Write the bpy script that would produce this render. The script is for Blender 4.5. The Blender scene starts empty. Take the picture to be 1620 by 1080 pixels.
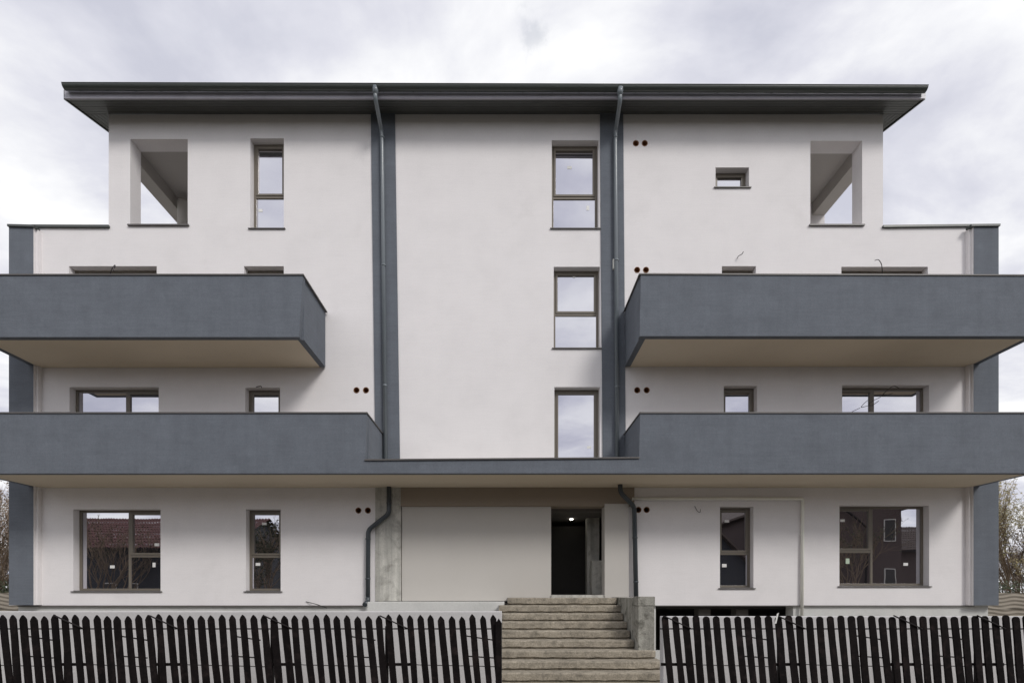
import bpy, bmesh, math, random
from mathutils import Vector, Matrix
random.seed(7)
S = bpy.context.scene
COL = S.collection
R = math.radians

# ------------------------------------------------------------------ camera
F, D0, HX, HY, EYE = 788.4, 12.0, 800.0, 940.0, 1.72      # focal length in px of the 1620 px photo, distance to the facade
cam = bpy.data.cameras.new('camera'); camo = bpy.data.objects.new('camera', cam); COL.objects.link(camo)
camo.location = (0, -D0, EYE); camo.rotation_euler = (R(90), 0, 0)
cam.sensor_width = 36; cam.lens = 36*F/1620
cam.shift_x = (810-HX)/1620; cam.shift_y = (HY-540)/1620
cam.clip_start = .1; cam.clip_end = 3000
S.camera = camo
# ------------------------------------------------------------------ light
SUN_EL, SUN_AZ = R(38), R(37)          # behind the camera, over its right shoulder
w = bpy.data.worlds.new('World'); S.world = w; w.use_nodes = True
nt = w.node_tree; nt.nodes.clear()
def N(nt, t, **k):
    n = nt.nodes.new(t)
    for a, b in k.items():
        if a in n.inputs.keys(): n.inputs[a].default_value = b
        else: setattr(n, a, b)
    return n
def ramp(nt, stops, interp='LINEAR'):
    n = nt.nodes.new('ShaderNodeValToRGB'); cr = n.color_ramp; cr.interpolation = interp
    while len(cr.elements) > 1: cr.elements.remove(cr.elements[-1])
    for i, (p, c) in enumerate(stops):
        e = cr.elements[0] if i == 0 else cr.elements.new(p)
        e.position = p; e.color = tuple(c)+(1,) if hasattr(c, '__len__') else (c, c, c, 1)
    return n
L = nt.links.new
sky = N(nt, 'ShaderNodeTexSky', sky_type='NISHITA', sun_disc=False, sun_elevation=SUN_EL, sun_rotation=R(180)-SUN_AZ)
bg1 = N(nt, 'ShaderNodeBackground', Strength=.11); L(sky.outputs[0], bg1.inputs[0])
tc = N(nt, 'ShaderNodeTexCoord')
sep = N(nt, 'ShaderNodeSeparateXYZ'); L(tc.outputs['Generated'], sep.inputs[0])
zc = N(nt, 'ShaderNodeMath', operation='MAXIMUM'); L(sep.outputs[2], zc.inputs[0]); zc.inputs[1].default_value = 0
za = N(nt, 'ShaderNodeMath', operation='ADD'); L(zc.outputs[0], za.inputs[0]); za.inputs[1].default_value = .22
cmb = N(nt, 'ShaderNodeCombineXYZ')
for i in (0, 1):
    dv = N(nt, 'ShaderNodeMath', operation='DIVIDE'); L(sep.outputs[i], dv.inputs[0]); L(za.outputs[0], dv.inputs[1]); L(dv.outputs[0], cmb.inputs[i])
mp = N(nt, 'ShaderNodeMapping'); L(cmb.outputs[0], mp.inputs[0]); mp.inputs['Location'].default_value = (3.3, 1.7, 0); mp.inputs['Scale'].default_value = (1, 1.3, 1)
nz = N(nt, 'ShaderNodeTexNoise', Scale=2.3, Detail=9, Roughness=.55, Distortion=.2); L(mp.outputs[0], nz.inputs[0])
nz2 = N(nt, 'ShaderNodeTexNoise', Scale=.9, Detail=5, Roughness=.5, Distortion=.3); L(mp.outputs[0], nz2.inputs[0])
cc = ramp(nt, [(.35, (.57, .58, .665)), (.45, (.70, .705, .775)), (.53, (.84, .845, .88)), (.63, (1.0, 1.0, 1.0))]); L(nz.outputs[0], cc.inputs[0])
bg2 = N(nt, 'ShaderNodeBackground', Strength=.95); L(cc.outputs[0], bg2.inputs[0])
fr = ramp(nt, [(.27, .965), (.40, .985), (1, 1)]); L(nz2.outputs[0], fr.inputs[0])
gap = Vector((.05, 1, 1.12)).normalized()
dp = N(nt, 'ShaderNodeVectorMath', operation='DISTANCE'); dp.inputs[1].default_value = gap; L(tc.outputs['Generated'], dp.inputs[0])
gn = N(nt, 'ShaderNodeTexNoise', Scale=22, Detail=6, Roughness=.6); L(tc.outputs['Generated'], gn.inputs[0])
ga = N(nt, 'ShaderNodeMath', operation='MULTIPLY_ADD'); L(gn.outputs[0], ga.inputs[0]); ga.inputs[1].default_value = .12; L(dp.outputs[1], ga.inputs[2])
gr = ramp(nt, [(.046, .74), (.080, 1.)], 'EASE'); L(ga.outputs[0], gr.inputs[0])
fm = N(nt, 'ShaderNodeMath', operation='MULTIPLY'); L(fr.outputs[0], fm.inputs[0]); L(gr.outputs[0], fm.inputs[1])
ms = N(nt, 'ShaderNodeMixShader'); L(fm.outputs[0], ms.inputs[0]); L(bg1.outputs[0], ms.inputs[1]); L(bg2.outputs[0], ms.inputs[2])
wo = N(nt, 'ShaderNodeOutputWorld'); L(ms.outputs[0], wo.inputs[0])
sl = bpy.data.lights.new('sun', 'SUN'); sl.energy = 1.5; sl.angle = R(16); sl.color = (1, .965, .92)
so = bpy.data.objects.new('sun', sl); COL.objects.link(so)
so.rotation_euler = (R(90)-SUN_EL, 0, SUN_AZ)
S.view_settings.view_transform = 'Standard'; S.view_settings.look = 'None'
S.view_settings.gamma = 1; S.view_settings.use_curve_mapping = False; S.view_settings.exposure = 0.20

# ------------------------------------------------------------------ helpers
def W(px, py, Y=0.0):
    d = D0+Y
    return Vector(((px-HX)*d/F, Y, EYE+(HY-py)*d/F))
def X(px, Y=0.0): return (px-HX)*(D0+Y)/F
def Z(py, Y=0.0): return EYE+(HY-py)*(D0+Y)/F

class MB:
    def __init__(s): s.b = bmesh.new()
    def face(s, pts, mi=0):
        f = s.b.faces.new([s.b.verts.new(p) for p in pts]); f.material_index = mi; return f
    def box(s, x0, x1, y0, y1, z0, z1, mi=0):
        v = [s.b.verts.new((x, y, z)) for x in (x0, x1) for y in (y0, y1) for z in (z0, z1)]
        for q in ((0,1,3,2),(4,6,7,5),(0,4,5,1),(2,3,7,6),(0,2,6,4),(1,5,7,3)):
            s.b.faces.new([v[i] for i in q]).material_index = mi
        return s
    def hexa(s, p, mi=0):      # p: 4 front pts then the 4 back pts
        v = [s.b.verts.new(q) for q in p]
        for q in ((0,1,2,3),(7,6,5,4),(0,4,5,1),(1,5,6,2),(2,6,7,3),(3,7,4,0)):
            s.b.faces.new([v[i] for i in q]).material_index = mi
        return s
    def prism(s, pts, off):    # polygon pushed along off
        off = Vector(off); n = len(pts)
        a = [s.b.verts.new(p) for p in pts]; c = [s.b.verts.new(Vector(p)+off) for p in pts]
        s.b.faces.new(a); s.b.faces.new(list(reversed(c)))
        for i in range(n): s.b.faces.new([a[i], c[i], c[(i+1) % n], a[(i+1) % n]])
        return s
    def tube(s, pts, r, n=10, r1=None, cap=True):
        pts = [Vector(p) for p in pts]; rings = []; up = None
        for i, p in enumerate(pts):
            t = (pts[min(i+1, len(pts)-1)]-pts[max(i-1, 0)]).normalized()
            if up is None:
                up = Vector((0, 0, 1)) if abs(t.z) < .9 else Vector((0, 1, 0))
            u = t.cross(up).normalized(); up = u.cross(t).normalized()
            rr = r if r1 is None else r+(r1-r)*i/(len(pts)-1)
            if 0 < i < len(pts)-1:
                c = (pts[i+1]-p).normalized().dot((p-pts[i-1]).normalized()); rr = rr/max(.6, math.sqrt((1+c)/2))
            rings.append([s.b.verts.new(p+(u*math.cos(a)+up*math.sin(a))*rr) for a in [2*math.pi*k/n for k in range(n)]])
        for a, c in zip(rings, rings[1:]):
            for k in range(n):
                f = s.b.faces.new([a[k], a[(k+1) % n], c[(k+1) % n], c[k]]); f.smooth = True
        if cap: s.b.faces.new(list(reversed(rings[0]))); s.b.faces.new(rings[-1])
        return s
    def build(s, name, mat, parent=None, bevel=0, norm=True):
        if norm: bmesh.ops.recalc_face_normals(s.b, faces=s.b.faces)
        me = bpy.data.meshes.new(name); s.b.to_mesh(me); s.b.free()
        for m in (mat if isinstance(mat, (list, tuple)) else [mat]): me.materials.append(m)
        o = bpy.data.objects.new(name, me); COL.objects.link(o)
        if parent is not None:
            o.parent = parent; o.matrix_parent_inverse = Matrix.Translation(-world_loc(parent))
        if bevel:
            m = o.modifiers.new('bevel', 'BEVEL'); m.width = bevel; m.segments = 2; m.limit_method = 'ANGLE'
        return o
def world_loc(o):
    return o.location.copy() if o.parent is None else Vector(o.get('_w', (0, 0, 0)))
def thing(name, label, cat, loc=(0, 0, 0), group=None):
    o = bpy.data.objects.new(name, None); COL.objects.link(o); o.location = loc; o.empty_display_size = .3
    return tag(o, label, cat, group)
def tag(o, label, cat, group=None):
    o['label'] = label; o['category'] = cat
    if group: o['group'] = group
    return o
def copypart(src, name, parent, loc):
    o = src.copy(); o.name = name; COL.objects.link(o); o.location = loc
    if parent is not None: o.parent = parent; o.matrix_parent_inverse = Matrix.Translation(-world_loc(parent))
    return o

# ------------------------------------------------------------------ materials
def M(name): 
    m = bpy.data.materials.new(name); m.use_nodes = True
    nt = m.node_tree; return m, nt, nt.nodes['Principled BSDF']
def mat(name, col, rough=.8, var=.08, vs=1.2, bump=.0, bs=120., streak=0., hstreak=0., metal=0., fine=0., stain=None, dist=.004, spec=.3):
    """procedural paint/plaster: base colour, large mottling, fine grain, vertical weather streaks, relief"""
    m, nt, p = M(name); L = nt.links.new
    p.inputs['Roughness'].default_value = rough; p.inputs['Metallic'].default_value = metal
    p.inputs['Specular IOR Level'].default_value = spec
    g = N(nt, 'ShaderNodeNewGeometry'); pos = g.outputs['Position']
    n1 = N(nt, 'ShaderNodeTexNoise', Scale=vs, Detail=6, Roughness=.6); L(pos, n1.inputs[0])
    r1 = ramp(nt, [(.25, 1-var), (.5, 1.0), (.75, 1+var*.6)]); L(n1.outputs[0], r1.inputs[0])
    mx = N(nt, 'ShaderNodeMix', data_type='RGBA', blend_type='MULTIPLY'); mx.inputs[0].default_value = 1
    mx.inputs[6].default_value = (*col, 1); L(r1.outputs[0], mx.inputs[7]); out = mx.outputs[2]
    if streak:
        mp = N(nt, 'ShaderNodeMapping'); mp.inputs['Scale'].default_value = (5, 5, .25); L(pos, mp.inputs[0])
        n2 = N(nt, 'ShaderNodeTexNoise', Scale=1.0, Detail=5, Roughness=.65); L(mp.outputs[0], n2.inputs[0])
        r2 = ramp(nt, [(.32, 1-streak), (.5, 1.0), (.72, 1+streak)]); L(n2.outputs[0], r2.inputs[0])
        m2 = N(nt, 'ShaderNodeMix', data_type='RGBA', blend_type='MULTIPLY'); m2.inputs[0].default_value = 1
        L(out, m2.inputs[6]); L(r2.outputs[0], m2.inputs[7]); out = m2.outputs[2]
    if hstreak:
        mp = N(nt, 'ShaderNodeMapping'); mp.inputs['Scale'].default_value = (1.6, 1.6, 22); L(pos, mp.inputs[0])
        n2 = N(nt, 'ShaderNodeTexNoise', Scale=1.0, Detail=5, Roughness=.65, Distortion=.8); L(mp.outputs[0], n2.inputs[0])
        r2 = ramp(nt, [(.32, 1-hstreak), (.5, 1.0), (.70, 1+hstreak)]); L(n2.outputs[0], r2.inputs[0])
        m2 = N(nt, 'ShaderNodeMix', data_type='RGBA', blend_type='MULTIPLY'); m2.inputs[0].default_value = 1
        L(out, m2.inputs[6]); L(r2.outputs[0], m2.inputs[7]); out = m2.outputs[2]
    if fine:
        n3 = N(nt, 'ShaderNodeTexNoise', Scale=38, Detail=4, Roughness=.7); L(pos, n3.inputs[0])
        r3 = ramp(nt, [(.3, 1-fine), (.7, 1+fine)]); L(n3.outputs[0], r3.inputs[0])
        m3 = N(nt, 'ShaderNodeMix', data_type='RGBA', blend_type='MULTIPLY'); m3.inputs[0].default_value = 1
        L(out, m3.inputs[6]); L(r3.outputs[0], m3.inputs[7]); out = m3.outputs[2]
    if stain:
        sc, lo, hi, sccol, amt = stain
        n4 = N(nt, 'ShaderNodeTexNoise', Scale=sc, Detail=8, Roughness=.68, Distortion=.4); L(pos, n4.inputs[0])
        r4 = ramp(nt, [(lo, 0.), (hi, amt)]); L(n4.outputs[0], r4.inputs[0])
        m4 = N(nt, 'ShaderNodeMix', data_type='RGBA', blend_type='MIX'); L(r4.outputs[0], m4.inputs[0])
        L(out, m4.inputs[6]); m4.inputs[7].default_value = (*sccol, 1); out = m4.outputs[2]
    L(out, p.inputs['Base Color'])
    if bump:
        nb = N(nt, 'ShaderNodeTexNoise', Scale=bs, Detail=3, Roughness=.6); L(pos, nb.inputs[0])
        b = N(nt, 'ShaderNodeBump', Strength=bump, Distance=dist); L(nb.outputs[0], b.inputs['Height']); L(b.outputs[0], p.inputs['Normal'])
    return m
m_wall = mat('white_stucco', (.80, .775, .778), .9, .05, 1.3, .6, 70, fine=.035, streak=.006, hstreak=.013, stain=(.8, .60, .8, (.62, .60, .59), .35))
m_grey = mat('grey_stucco', (.136, .151, .176), .85, .12, 2.2, .8, 60, streak=.05, hstreak=.055, fine=.10, stain=(1.6, .58, .8, (.19, .215, .25), .6))
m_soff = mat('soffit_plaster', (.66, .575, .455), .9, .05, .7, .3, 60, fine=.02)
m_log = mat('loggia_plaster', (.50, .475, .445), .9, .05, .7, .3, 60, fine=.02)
m_frame = mat('taupe_frame', (.165, .143, .115), .42, .04, 3, spec=.5)
m_sill = mat('dark_sill', (.10, .092, .088), .45, .05, 3, spec=.5)
m_trim = mat('anthracite_metal', (.060, .068, .064), .38, .12, 2, fine=.05, spec=.5)
m_gut = mat('gutter_metal', (.052, .060, .056), .30, .10, 2, spec=.5)
m_pipe = mat('downpipe_metal', (.17, .195, .215), .30, .10, 3, spec=.6)
m_pipe2 = mat('dark_downpipe', (.050, .060, .070), .32, .10, 3, spec=.5)
m_fascia = mat('fascia_metal', (.40, .39, .44), .42, .15, 2.5, fine=.05, spec=.5)
m_sboard = mat('soffit_boards', (.085, .088, .084), .5, .12, 2, spec=.4)
m_conc = mat('raw_concrete', (.52, .51, .47), .92, .22, 1.9, .8, 45, streak=.32, fine=.12, stain=(2.6, .50, .70, (.17, .16, .14), .7), dist=.006)
m_weath = mat('weathered_concrete', (.36, .35, .31), .95, .3, 3.5, 1., 40, streak=.3, fine=.2, stain=(4.5, .50, .64, (.10, .095, .08), .8), dist=.01)
m_step = mat('worn_concrete', (.335, .297, .238), .95, .28, 3.3, 1., 40, hstreak=.10, fine=.34, stain=(9.5, .48, .66, (.12, .108, .09), .65), dist=.010)
m_plinth = mat('plinth_render', (.60, .60, .58), .93, .10, 1.5, .6, 50, fine=.06, stain=(1.3, .55, .72, (.42, .42, .40), .6))
m_yard = mat('yard_wall_render', (.55, .537, .535), .93, .08, 1.2, .5, 40, fine=.05)
m_board = mat('grey_boarding', (.535, .512, .48), .85, .03, 1.0, .2, 60, fine=.012)
m_lintel = mat('brown_lintel', (.31, .26, .21), .8, .06, 1.5, .3, 50)
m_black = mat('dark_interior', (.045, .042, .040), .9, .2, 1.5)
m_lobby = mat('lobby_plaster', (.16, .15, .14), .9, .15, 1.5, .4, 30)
m_picket = mat('dark_stained_wood', (.0085, .0066, .0068), .8, .4, 6, .9, 30, streak=.4, fine=.35, stain=(7, .54, .74, (.040, .028, .027), .7), spec=.10)
m_iron = mat('dark_iron', (.012, .009, .009), .7, .2, 8)
m_wire = mat('black_cable', (.02, .018, .018), .5, .1, 8)
m_gas = mat('cream_gas_pipe', (.86, .85, .78), .45, .04, 4, spec=.5)
m_vent = mat('brown_vent_tube', (.28, .14, .07), .7, .2, 9)
m_label = mat('white_label', (.82, .82, .80), .6, .03, 9)
m_green = mat('green_label', (.55, .66, .52), .6, .03, 9)
m_pave = mat('yard_paving', (.21, .195, .17), .95, .15, .6, .5, 20, fine=.08)
m_asph = mat('asphalt', (.055, .055, .055), .95, .2, .8, .8, 60, fine=.15)
m_earth = mat('earth', (.16, .145, .10), 1, .3, .5, .8, 10, fine=.15, stain=(.4, .45, .6, (.07, .09, .035), .8))
m_cfence = mat('patterned_concrete', (.27, .24, .20), .92, .15, 2, .5, 40, fine=.08)
m_bark = mat('bark', (.105, .078, .062), .95, .3, 6, .8, 30, fine=.2)
m_twig = mat('twig_bark', (.17, .125, .085), .95, .3, 6)
def leaf(name, a, b):
    m, nt, p = M(name); L = nt.links.new
    g = N(nt, 'ShaderNodeNewGeometry')
    r = ramp(nt, [(0, a), (1, b)]); L(g.outputs['Random Per Island'], r.inputs[0])
    L(r.outputs[0], p.inputs['Base Color']); p.inputs['Roughness'].default_value = .65
    p.inputs['Transmission Weight'].default_value = 0
    return m
m_leaf = leaf('spring_leaves', (.22, .21, .08), (.38, .30, .17))
m_blossom = leaf('pale_buds', (.22, .17, .12), (.36, .28, .23))
m_hedge = leaf('hedge_leaves', (.022, .032, .014), (.06, .072, .03))
m_rleaf = leaf('dark_leaves', (.03, .045, .02), (.075, .085, .035))
m_tile = mat('red_roof_tile', (.085, .036, .032), .75, .25, 3, .5, 20, fine=.15)
m_tile2 = mat('brown_roof_tile', (.075, .055, .045), .8, .25, 3, .5, 20, fine=.15)
m_hgrey = mat('dark_house_render', (.034, .037, .042), .9, .1, 1)
m_hbrown = mat('brown_house_render', (.075, .055, .050), .9, .12, 1)
m_hwhite = mat('pale_trim', (.5, .48, .44), .8, .1, 2)
# window glass: a dark room behind a reflecting coated pane
def glass(name='window_glass'):
    m = bpy.data.materials.new(name); m.use_nodes = True; nt = m.node_tree; nt.nodes.clear(); L = nt.links.new
    g = N(nt, 'ShaderNodeNewGeometry')
    nb = N(nt, 'ShaderNodeTexNoise', Scale=1.3, Detail=2, Roughness=.4); L(g.outputs['Position'], nb.inputs[0])
    b = N(nt, 'ShaderNodeBump', Strength=.11, Distance=.008); L(nb.outputs[0], b.inputs['Height'])
    d = N(nt, 'ShaderNodeBsdfDiffuse'); d.inputs[0].default_value = (.035, .032, .037, 1)
    gl = N(nt, 'ShaderNodeBsdfGlossy'); gl.inputs['Roughness'].default_value = .0; gl.inputs[0].default_value = (.93, .93, 1, 1); L(b.outputs[0], gl.inputs['Normal'])
    mx = N(nt, 'ShaderNodeMixShader'); mx.inputs[0].default_value = .70
    L(d.outputs[0], mx.inputs[1]); L(gl.outputs[0], mx.inputs[2])
    o = N(nt, 'ShaderNodeOutputMaterial'); L(mx.outputs[0], o.inputs[0]); return m
m_glass = glass()
def emit(name, col, st):
    m = bpy.data.materials.new(name); m.use_nodes = True; nt = m.node_tree; p = nt.nodes['Principled BSDF']
    p.inputs['Emission Color'].default_value = (*col, 1); p.inputs['Emission Strength'].default_value = st
    tcx = N(nt, 'ShaderNodeNewGeometry'); return m
m_lamp = emit('lit_lamp', (1, .93, .80), 12)

# ------------------------------------------------------------------ setting: ground, yard, street
def structure(o): o['kind'] = 'structure'; return o
gm = MB()
gm.face([(-900, -900, -.012), (900, -900, -.012), (900, 900, -.012), (-900, 900, -.012)])
structure(gm.build('ground', m_earth))
structure(MB().box(-30, 30, -7.3, 13, -.2, 0).build('yard_paving', m_pave))
structure(MB().box(-60, 60, -9.6, -7.3, -.2, -.004).build('pavement', m_pave))
structure(MB().box(-200, 200, -17.4, -9.6, -.3, -.008).build('road', m_asph))

# ------------------------------------------------------------------ the building
B = thing('apartment_building', 'white four storey apartment building with slate grey balconies and a dark eaved roof', 'building', (0, 0, 0))
TH = .35                                     # wall thickness
# openings: (x0, x1, y0, y1) in photo pixels of the facade plane
OP = dict(
 w1=(396, 449, 219, 361), w2=(873, 947, 222, 361), w3=(1132, 1185, 265, 296), lL=(206, 297, 220, 357), lR=(1282, 1364, 223, 356),
 c1=(109, 248, 421, 560), c2=(386, 449, 421, 560), c3=(876, 949, 422, 550), c4=(1142, 1196, 421, 560), c5=(1331, 1468, 422, 560),
 b1=(110, 251, 612, 745), b2=(388, 443, 613, 745), b3=(877, 949, 612, 745), b4=(1145, 1198, 610, 745), b5=(1332, 1470, 609, 745),
 a1=(116, 254, 805, 934), a2=(389, 444, 805, 934), a3=(1139, 1192, 801, 929), a4=(1328, 1470, 799, 926))
VENTS = [(1006, 227), (1020, 227), (1008, 427), (1022, 427), (1008, 617), (1023, 617), (564, 617), (579, 617), (567, 807), (582, 807), (1010, 806), (1023, 806)]
rects = []
for k, (a, b, c, d) in OP.items(): rects.append((X(a), X(b), Z(d), Z(c)))
VR = .073
for px, py in VENTS: rects.append((X(px)-VR-.012, X(px)+VR+.012, Z(py)-VR-.012, Z(py)+VR+.012))
XL, XR = X(14), X(1580); TL, TR = X(172), X(1397)
ZB = Z(957); ZT = Z(356.5); ZTOP = Z(181)
EL, ER = X(594), X(1003)                     # recessed entrance bay
def solid(x, z):
    if z < ZB or z > ZTOP or x < XL or x > XR: return False
    if z > ZT and not (TL < x < TR): return False
    if EL < x < ER and z < Z(768): return False
    return not any(a < x < b and c < z < d for a, b, c, d in rects)
def grid_wall(solid, xs, zs, y0, y1):
    mb = MB(); b = mb.b; cache = {}
    def v(i, j, y):
        k = (i, j, y)
        if k not in cache: cache[k] = b.verts.new((xs[i], y, zs[j]))
        return cache[k]
    nx, nz = len(xs)-1, len(zs)-1
    S_ = [[solid((xs[i]+xs[i+1])/2, (zs[j]+zs[j+1])/2) for j in range(nz)] for i in range(nx)]
    g = lambda i, j: 0 <= i < nx and 0 <= j < nz and S_[i][j]
    for i in range(nx):
        for j in range(nz):
            if not S_[i][j]: continue
            b.faces.new([v(i, j, y0), v(i+1, j, y0), v(i+1, j+1, y0), v(i, j+1, y0)])
            b.faces.new([v(i, j+1, y1), v(i+1, j+1, y1), v(i+1, j, y1), v(i, j, y1)])
            if not g(i-1, j): b.faces.new([v(i, j, y1), v(i, j, y0), v(i, j+1, y0), v(i, j+1, y1)])
            if not g(i+1, j): b.faces.new([v(i+1, j, y0), v(i+1, j, y1), v(i+1, j+1, y1), v(i+1, j+1, y0)])
            if not g(i, j-1): b.faces.new([v(i, j, y0), v(i, j, y1), v(i+1, j, y1), v(i+1, j, y0)])
            if not g(i, j+1): b.faces.new([v(i, j+1, y1), v(i, j+1, y0), v(i+1, j+1, y0), v(i+1, j+1, y1)])
    return mb
xs = sorted({XL, XR, TL, TR, EL, ER} | {r[0] for r in rects} | {r[1] for r in rects})
zs = sorted({ZB, ZT, ZTOP, Z(768)} | {r[2] for r in rects} | {r[3] for r in rects})
wall = grid_wall(solid, xs, zs, 0, TH)
for px, py in VENTS:                         # round off each vent's square cut-out
    cx, cz, h = X(px), Z(py), VR+.012
    n = 24
    for k in range(n):
        a0, a1 = 2*math.pi*k/n, 2*math.pi*(k+1)/n
        def sq(a): 
            c, s = math.cos(a), math.sin(a); q = h/max(abs(c), abs(s)); return (cx+c*q, 0, cz+s*q)
        wall.face([(cx+math.cos(a0)*VR, 0, cz+math.sin(a0)*VR), sq(a0), sq(a1), (cx+math.cos(a1)*VR, 0, cz+math.sin(a1)*VR)])
wall.build('wall', m_wall, B, norm=False)
for px, py in VENTS:
    vb = MB(); cx, cz = X(px), Z(py); n = 20
    ring = lambda r, y: [vb.b.verts.new((cx+r*math.cos(2*math.pi*k/n), y, cz+r*math.sin(2*math.pi*k/n))) for k in range(n)]
    R0, R1, R2, R3 = ring(VR-.002, .03), ring(VR-.002, -.008), ring(VR-.011, -.008), ring(VR-.011, .28)
    for a, c in ((R0, R1), (R1, R2), (R2, R3)):
        for k in range(n): vb.b.faces.new([a[k], a[(k+1) % n], c[(k+1) % n], c[k]])
    vb.b.faces.new(R3)
    vb.build('vent_pipe', m_vent, B)
# side and rear walls, floors
DEP = 11.0
YR = 5.2                                     # ridge
SL = .336
for sx, x0, x1, tx0, tx1 in ((-1, XL, XL+TH, TL, TL+TH), (1, XR-TH, XR, TR-TH, TR)):
    MB().box(x0, x1, TH, DEP, ZB, ZT).build('side_wall', m_wall, B)
    # gabled upper side wall behind the loggia
    mb = MB(); zt = lambda y: ZTOP+.0+SL*min(y, 2*YR-y)
    y0 = 2.55 if sx < 0 else 2.2
    mb.prism([(tx0, y0, ZT), (tx0, 2*YR, ZT), (tx0, 2*YR, zt(2*YR)), (tx0, YR, zt(YR)), (tx0, y0, zt(y0))], (tx1-tx0, 0, 0))
    mb.build('gable_wall', m_wall, B)
MB().box(XL+TH, XR-TH, DEP-TH, DEP, ZB, ZT).build('rear_wall', m_wall, B)
MB().box(TL+TH, TR-TH, 2*YR-TH, 2*YR, ZT, ZTOP).build('rear_wall', m_wall, B)
MB().box(XL+TH, XR-TH, TH, DEP-TH, ZT-1.25, ZT-1.0).build('floor_slab', m_conc, B)
# plinth with its basement opening
px0, px1 = X(27), X(1565); bo = (X(1038), X(1256))
for a, b in ((px0, X(584)), (X(1008), px1)):
    grid_wall(lambda x, z: not (bo[0] < x < bo[1] and z > .35), sorted([a, b]+([bo[0], bo[1]] if b == px1 else [])), [0, .35, ZB-.004], .03, TH).build('plinth', m_plinth, B, norm=False)
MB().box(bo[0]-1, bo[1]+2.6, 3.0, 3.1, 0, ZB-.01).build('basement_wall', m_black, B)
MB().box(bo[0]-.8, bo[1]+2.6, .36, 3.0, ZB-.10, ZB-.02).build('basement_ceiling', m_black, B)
for px in (1118, 1180): MB().box(X(px), X(px)+.3, .5, .8, 0, ZB-.11).build('basement_pillar', m_lobby, B)
MB().box(X(30), X(575), -.035, -.001, ZB-.03, ZB-.003).build('drip_edge', m_sill, B)
MB().box(X(1012), X(1540), -.03, -.001, ZB-.022, ZB-.003).build('drip_edge', m_sill, B)

# grey strips between the bays (they lean very slightly, as photographed)
def strip(a0, a1, b0, b1, yt, yb, yf=-.03, name='pilaster', m=m_grey):
    f = [W(a0, yt), W(a1, yt), W(b1, yb), W(b0, yb)]
    mb = MB(); mb.hexa([Vector((p.x, yf, p.z)) for p in f]+[Vector((p.x, -.001, p.z)) for p in f]); return mb.build(name, m, B)
strip(587, 625, 595, 633.5, 180, 768)
strip(949, 985.5, 953.5, 990, 181, 768)
# corner pilasters: grey face, white inner return
for a, b, yb in ((14, 53, 956.5), (1540, 1580, 957)):
    x0, x1 = X(a, -.16), X(b, -.16); z0, z1 = Z(yb, -.16), Z(358.5, -.16)-.004
    mb = MB().box(x0, x1, -.16, -.001, z0, z1); o = mb.build('corner_pilaster', [m_grey, m_wall], B)
    for f in o.data.polygons:
        if (a < 800 and f.normal.x > .9) or (a > 800 and f.normal.x < -.9): f.material_index = 1
    ex = (x1+.001, x1+.05) if a < 800 else (x0-.05, x0-.001)
    MB().box(*ex, -.10, -.001, z0, z1-.01).build('pilaster_return', m_wall, B)

# parapet copings of the set-back terraces
def coping(pts, name='coping', m=m_trim, parent=None):
    return MB().hexa(pts).build(name, m, parent or B)
def bar(pxa, pya, pxb, pyb, yf, yb, h):
    a, b = W(pxa, pya, yf), W(pxb, pyb, yf)
    up = Vector((0, 0, h)); bk = Vector((0, yb-yf, 0))
    return [a+up, b+up, b, a, a+up+bk, b+up+bk, b+bk, a+bk]
coping(bar(50, 358.5, 171.5, 359, -.05, TH+.05, .055)); coping(bar(11, 357.5, 54, 358.5, -.20, -.051, .05))
coping(bar(1398, 359, 1537, 357.5, -.05, TH+.05, .05)); coping(bar(1537, 357.5, 1583, 357, -.20, -.051, .05))

# ------------------------------------------------------------------ balconies
BF = -1.43
def poly(pts, Y): return [W(a, b, Y) for a, b in pts]
XE_L, XE_R = -46, 1640
def balcony(front, name='balcony'):
    return MB().prism(poly(front, BF), (0, .13, 0))
def slab(px0, px1, pyb, pyt, parent):
    x0, x1 = X(px0, BF), X(px1, BF)
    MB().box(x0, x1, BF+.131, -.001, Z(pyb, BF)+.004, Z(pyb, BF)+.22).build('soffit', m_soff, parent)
def ret(pxf, pyt, pyb, parent_mb, inward):       # side wall of the parapet, back to the facade
    x = X(pxf, BF); parent_mb.box(min(x, x+inward*.13), max(x, x+inward*.13), BF+.1305, -.032, Z(pyb, BF)+.002, Z(pyt, BF))
def cap(o, x0, x1, y0, y1, z, h=.028):
    MB().box(x0, x1, y0, y1, z+.001, z+h).build('coping', m_sill, o)
# upper left
mb = balcony([(XE_L, 533), (473, 533), (479, 436), (XE_L, 436.5)]); ret(477, 436, 533, mb, -1); ret(XE_L, 436, 533, mb, 1)
o = mb.build('balcony', m_grey, B); slab(XE_L+9.7, 473-6, 533, 0, o)
zz = Z(436, BF); cap(o, X(XE_L, BF)-.02, X(480, BF)+.01, BF-.02, BF+.15, zz); cap(o, X(477, BF)-.15, X(480, BF)+.01, BF+.151, -.034, zz)
# upper right
mb = balcony([(1012, 531.5), (XE_R, 531.5), (XE_R, 436), (1014, 434)]); ret(1013.5, 434.3, 532, mb, 1); ret(XE_R, 436, 531.5, mb, -1)
o = mb.build('balcony', m_grey, B); slab(1014+9, XE_R-9.8, 531.5, 0, o)
zz = Z(434.3, BF)
coping(bar(1011, 434, XE_R+1, 436, BF-.02, BF+.15, .028), 'coping', m_sill, o)
cap(o, X(1011, BF), X(1013, BF)+.15, BF+.151, -.034, zz)
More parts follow.
